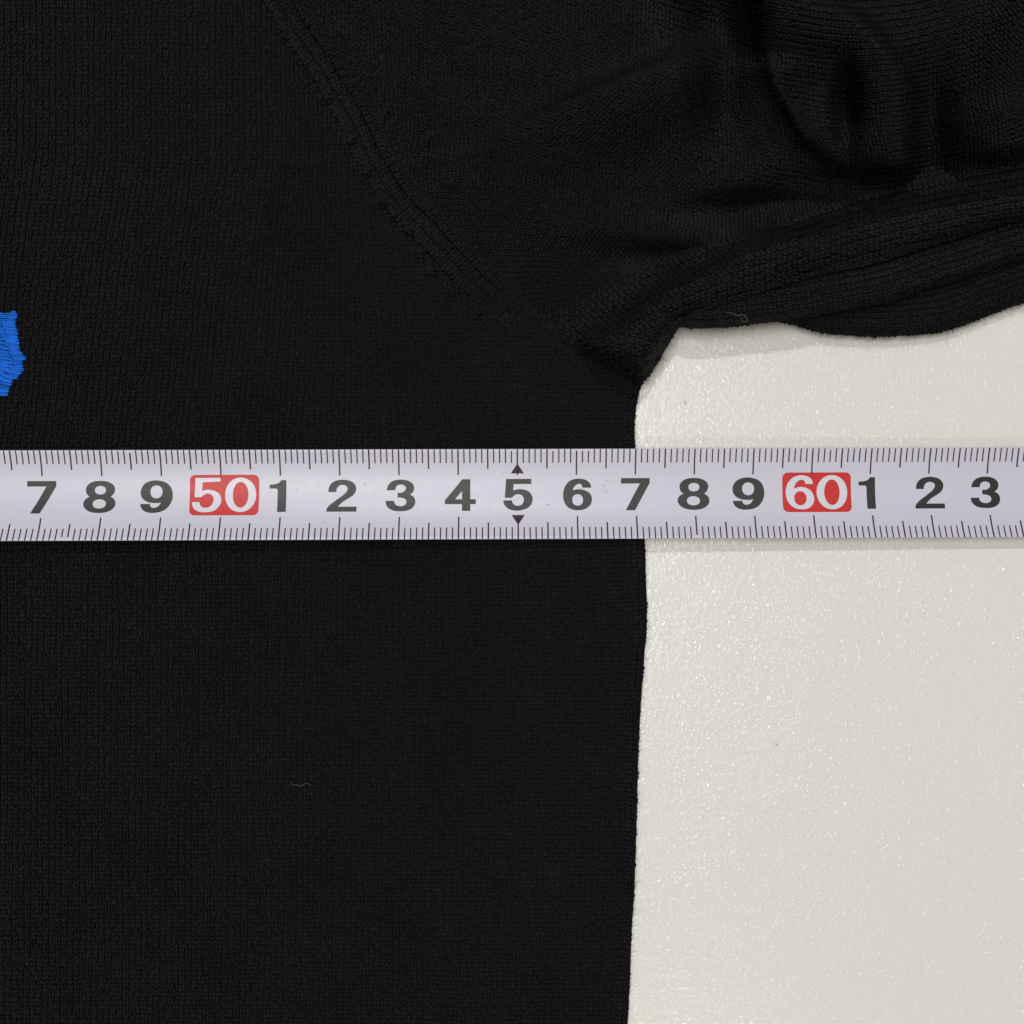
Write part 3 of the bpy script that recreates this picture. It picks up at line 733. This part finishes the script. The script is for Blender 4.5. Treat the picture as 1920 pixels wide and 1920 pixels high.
# places where the print has chipped
ch = []
for x0p, x1p, top in ((194, 203, 1), (226, 236, 1), (247, 256, 1), (953, 962, 1), (1034, 1040, 1), (1077, 1086, 1), (1096, 1105, 1), (106, 113, -1), (1303, 1308, -1), (1556, 1560, 1)):
    x0 = (x0p-960)*KP; x1 = (x1p-960)*KP; yb = (HWID-.006)*top; d_ = -top*rnd.uniform(.018, .05)
    pts = [(x0, yb), (x1, yb), (x1-rnd.uniform(0, .02), yb+d_*rnd.uniform(.5, 1)), ((x0+x1)/2, yb+d_*rnd.uniform(.7, 1.2)), (x0+rnd.uniform(0, .02), yb+d_*.6)]
    if (x0-x1)*top < 0 and top < 0: pts = pts
    ch.append([np.array(pts)])
print_mesh('paint_chips', ch, tape, M_white, .0034)
M_smudge = paint('grey_smudge', (.38, .37, .43), .5, .3)
sm = []
for x_, y_, a_, b_ in ((1024.5, 946.2, 2.2, 1.0), (1030, 946.8, 3.6, .8), (944, 886.5, 1.8, .7), (684, 908.5, 2.2, 1.2), (320, 902, 1.3, 1.3), (1700, 914.5, 1.2, 1.2), (557, 919, 1.5, .8)):
    c_ = ell((x_-960)*KP, (926.3-y_)*KP-math.tan(ROT)*(x_-960)*KP, a_*KP, b_*KP, 2, 9); c_ = c_+rng.normal(0, .0012, c_.shape); sm.append([c_])
print_mesh('smudges', sm, tape, M_smudge, .0034)

# ------------------------------------------------------------------ lint and specks
def hair(name, pts, r, mat, label, cat, zoff):
    pl_ = smooth_pl([p[:2] for p in pts], 3); n = len(pl_); 
    z = zoff(pl_[:, 0], pl_[:, 1]); P = W(pl_[:, 0], pl_[:, 1], z); V = []; q_ = 5
    for i in range(n):
        T = P[min(i+1, n-1)]-P[max(i-1, 0)]; T /= np.linalg.norm(T); A_ = np.cross(T, [0, 0, 1]); A_ /= np.linalg.norm(A_); B_ = np.cross(T, A_)
        rr = r*(1-.6*abs(2*i/(n-1)-1)**3)
        for k in range(q_): a = k*2*math.pi/q_; V.append(P[i]+(A_*math.cos(a)+B_*math.sin(a))*rr)
    f = [(i*q_+k, i*q_+(k+1) % q_, (i+1)*q_+(k+1) % q_, (i+1)*q_+k) for i in range(n-1) for k in range(q_)]
    o = mesh_obj(name, np.array(V), np.full(len(f), 4), np.array(f).ravel(), mat, None, tone=np.full(len(V), .6))
    o['label'] = label; o['category'] = cat; return o
hair('lint_fibre', [(546, 1464), (547, 1471), (556, 1472), (565, 1474), (572, 1469), (578, 1469), (582, 1474)], .0032, M_lint, 'tiny pale curl of lint on the black knit below the tape', 'lint', lambda x, y: h_body(x, y)+.05)
hair('lint_fibre', [(1362, 586), (1374, 588), (1384, 592), (1393, 590), (1400, 596), (1401, 602), (1393, 604), (1389, 598), (1396, 593)], .0028, M_lint, 'loose curled hair on the sleeve fold beside the bare table', 'lint', lambda x, y: 1.22+0*x)
hair('lint_fibre', [(1283, 748), (1284, 753), (1286, 760)], .0035, M_fuzz, 'short dark fibre on the table under the sleeve tip', 'lint', lambda x, y: .01+0*x)
hair('dust_speck', [(1454, 1395), (1457, 1397), (1459, 1398)], .006, M_lint, 'grey speck on the open table well below the tape', 'speck', lambda x, y: .01+0*x)
hair('dust_speck', [(1557, 1601), (1559, 1603)], .006, M_lint, 'smallest grey speck on the table, lower than the other', 'speck', lambda x, y: .01+0*x)
for i, (x, y) in enumerate(((1205, 414), (1159, 438), (1291, 162))):
    lb = ['minute white dust dot in the middle of the sleeve', 'minute white dust dot just above the shallow sleeve crease', 'minute white dust dot on the upper sleeve ridge'][i]
    hair('dust_speck', [(x, y), (x+1, y+1)], .006, M_lint, lb, 'speck', lambda a, b_: h_l1(a, b_)+.05)
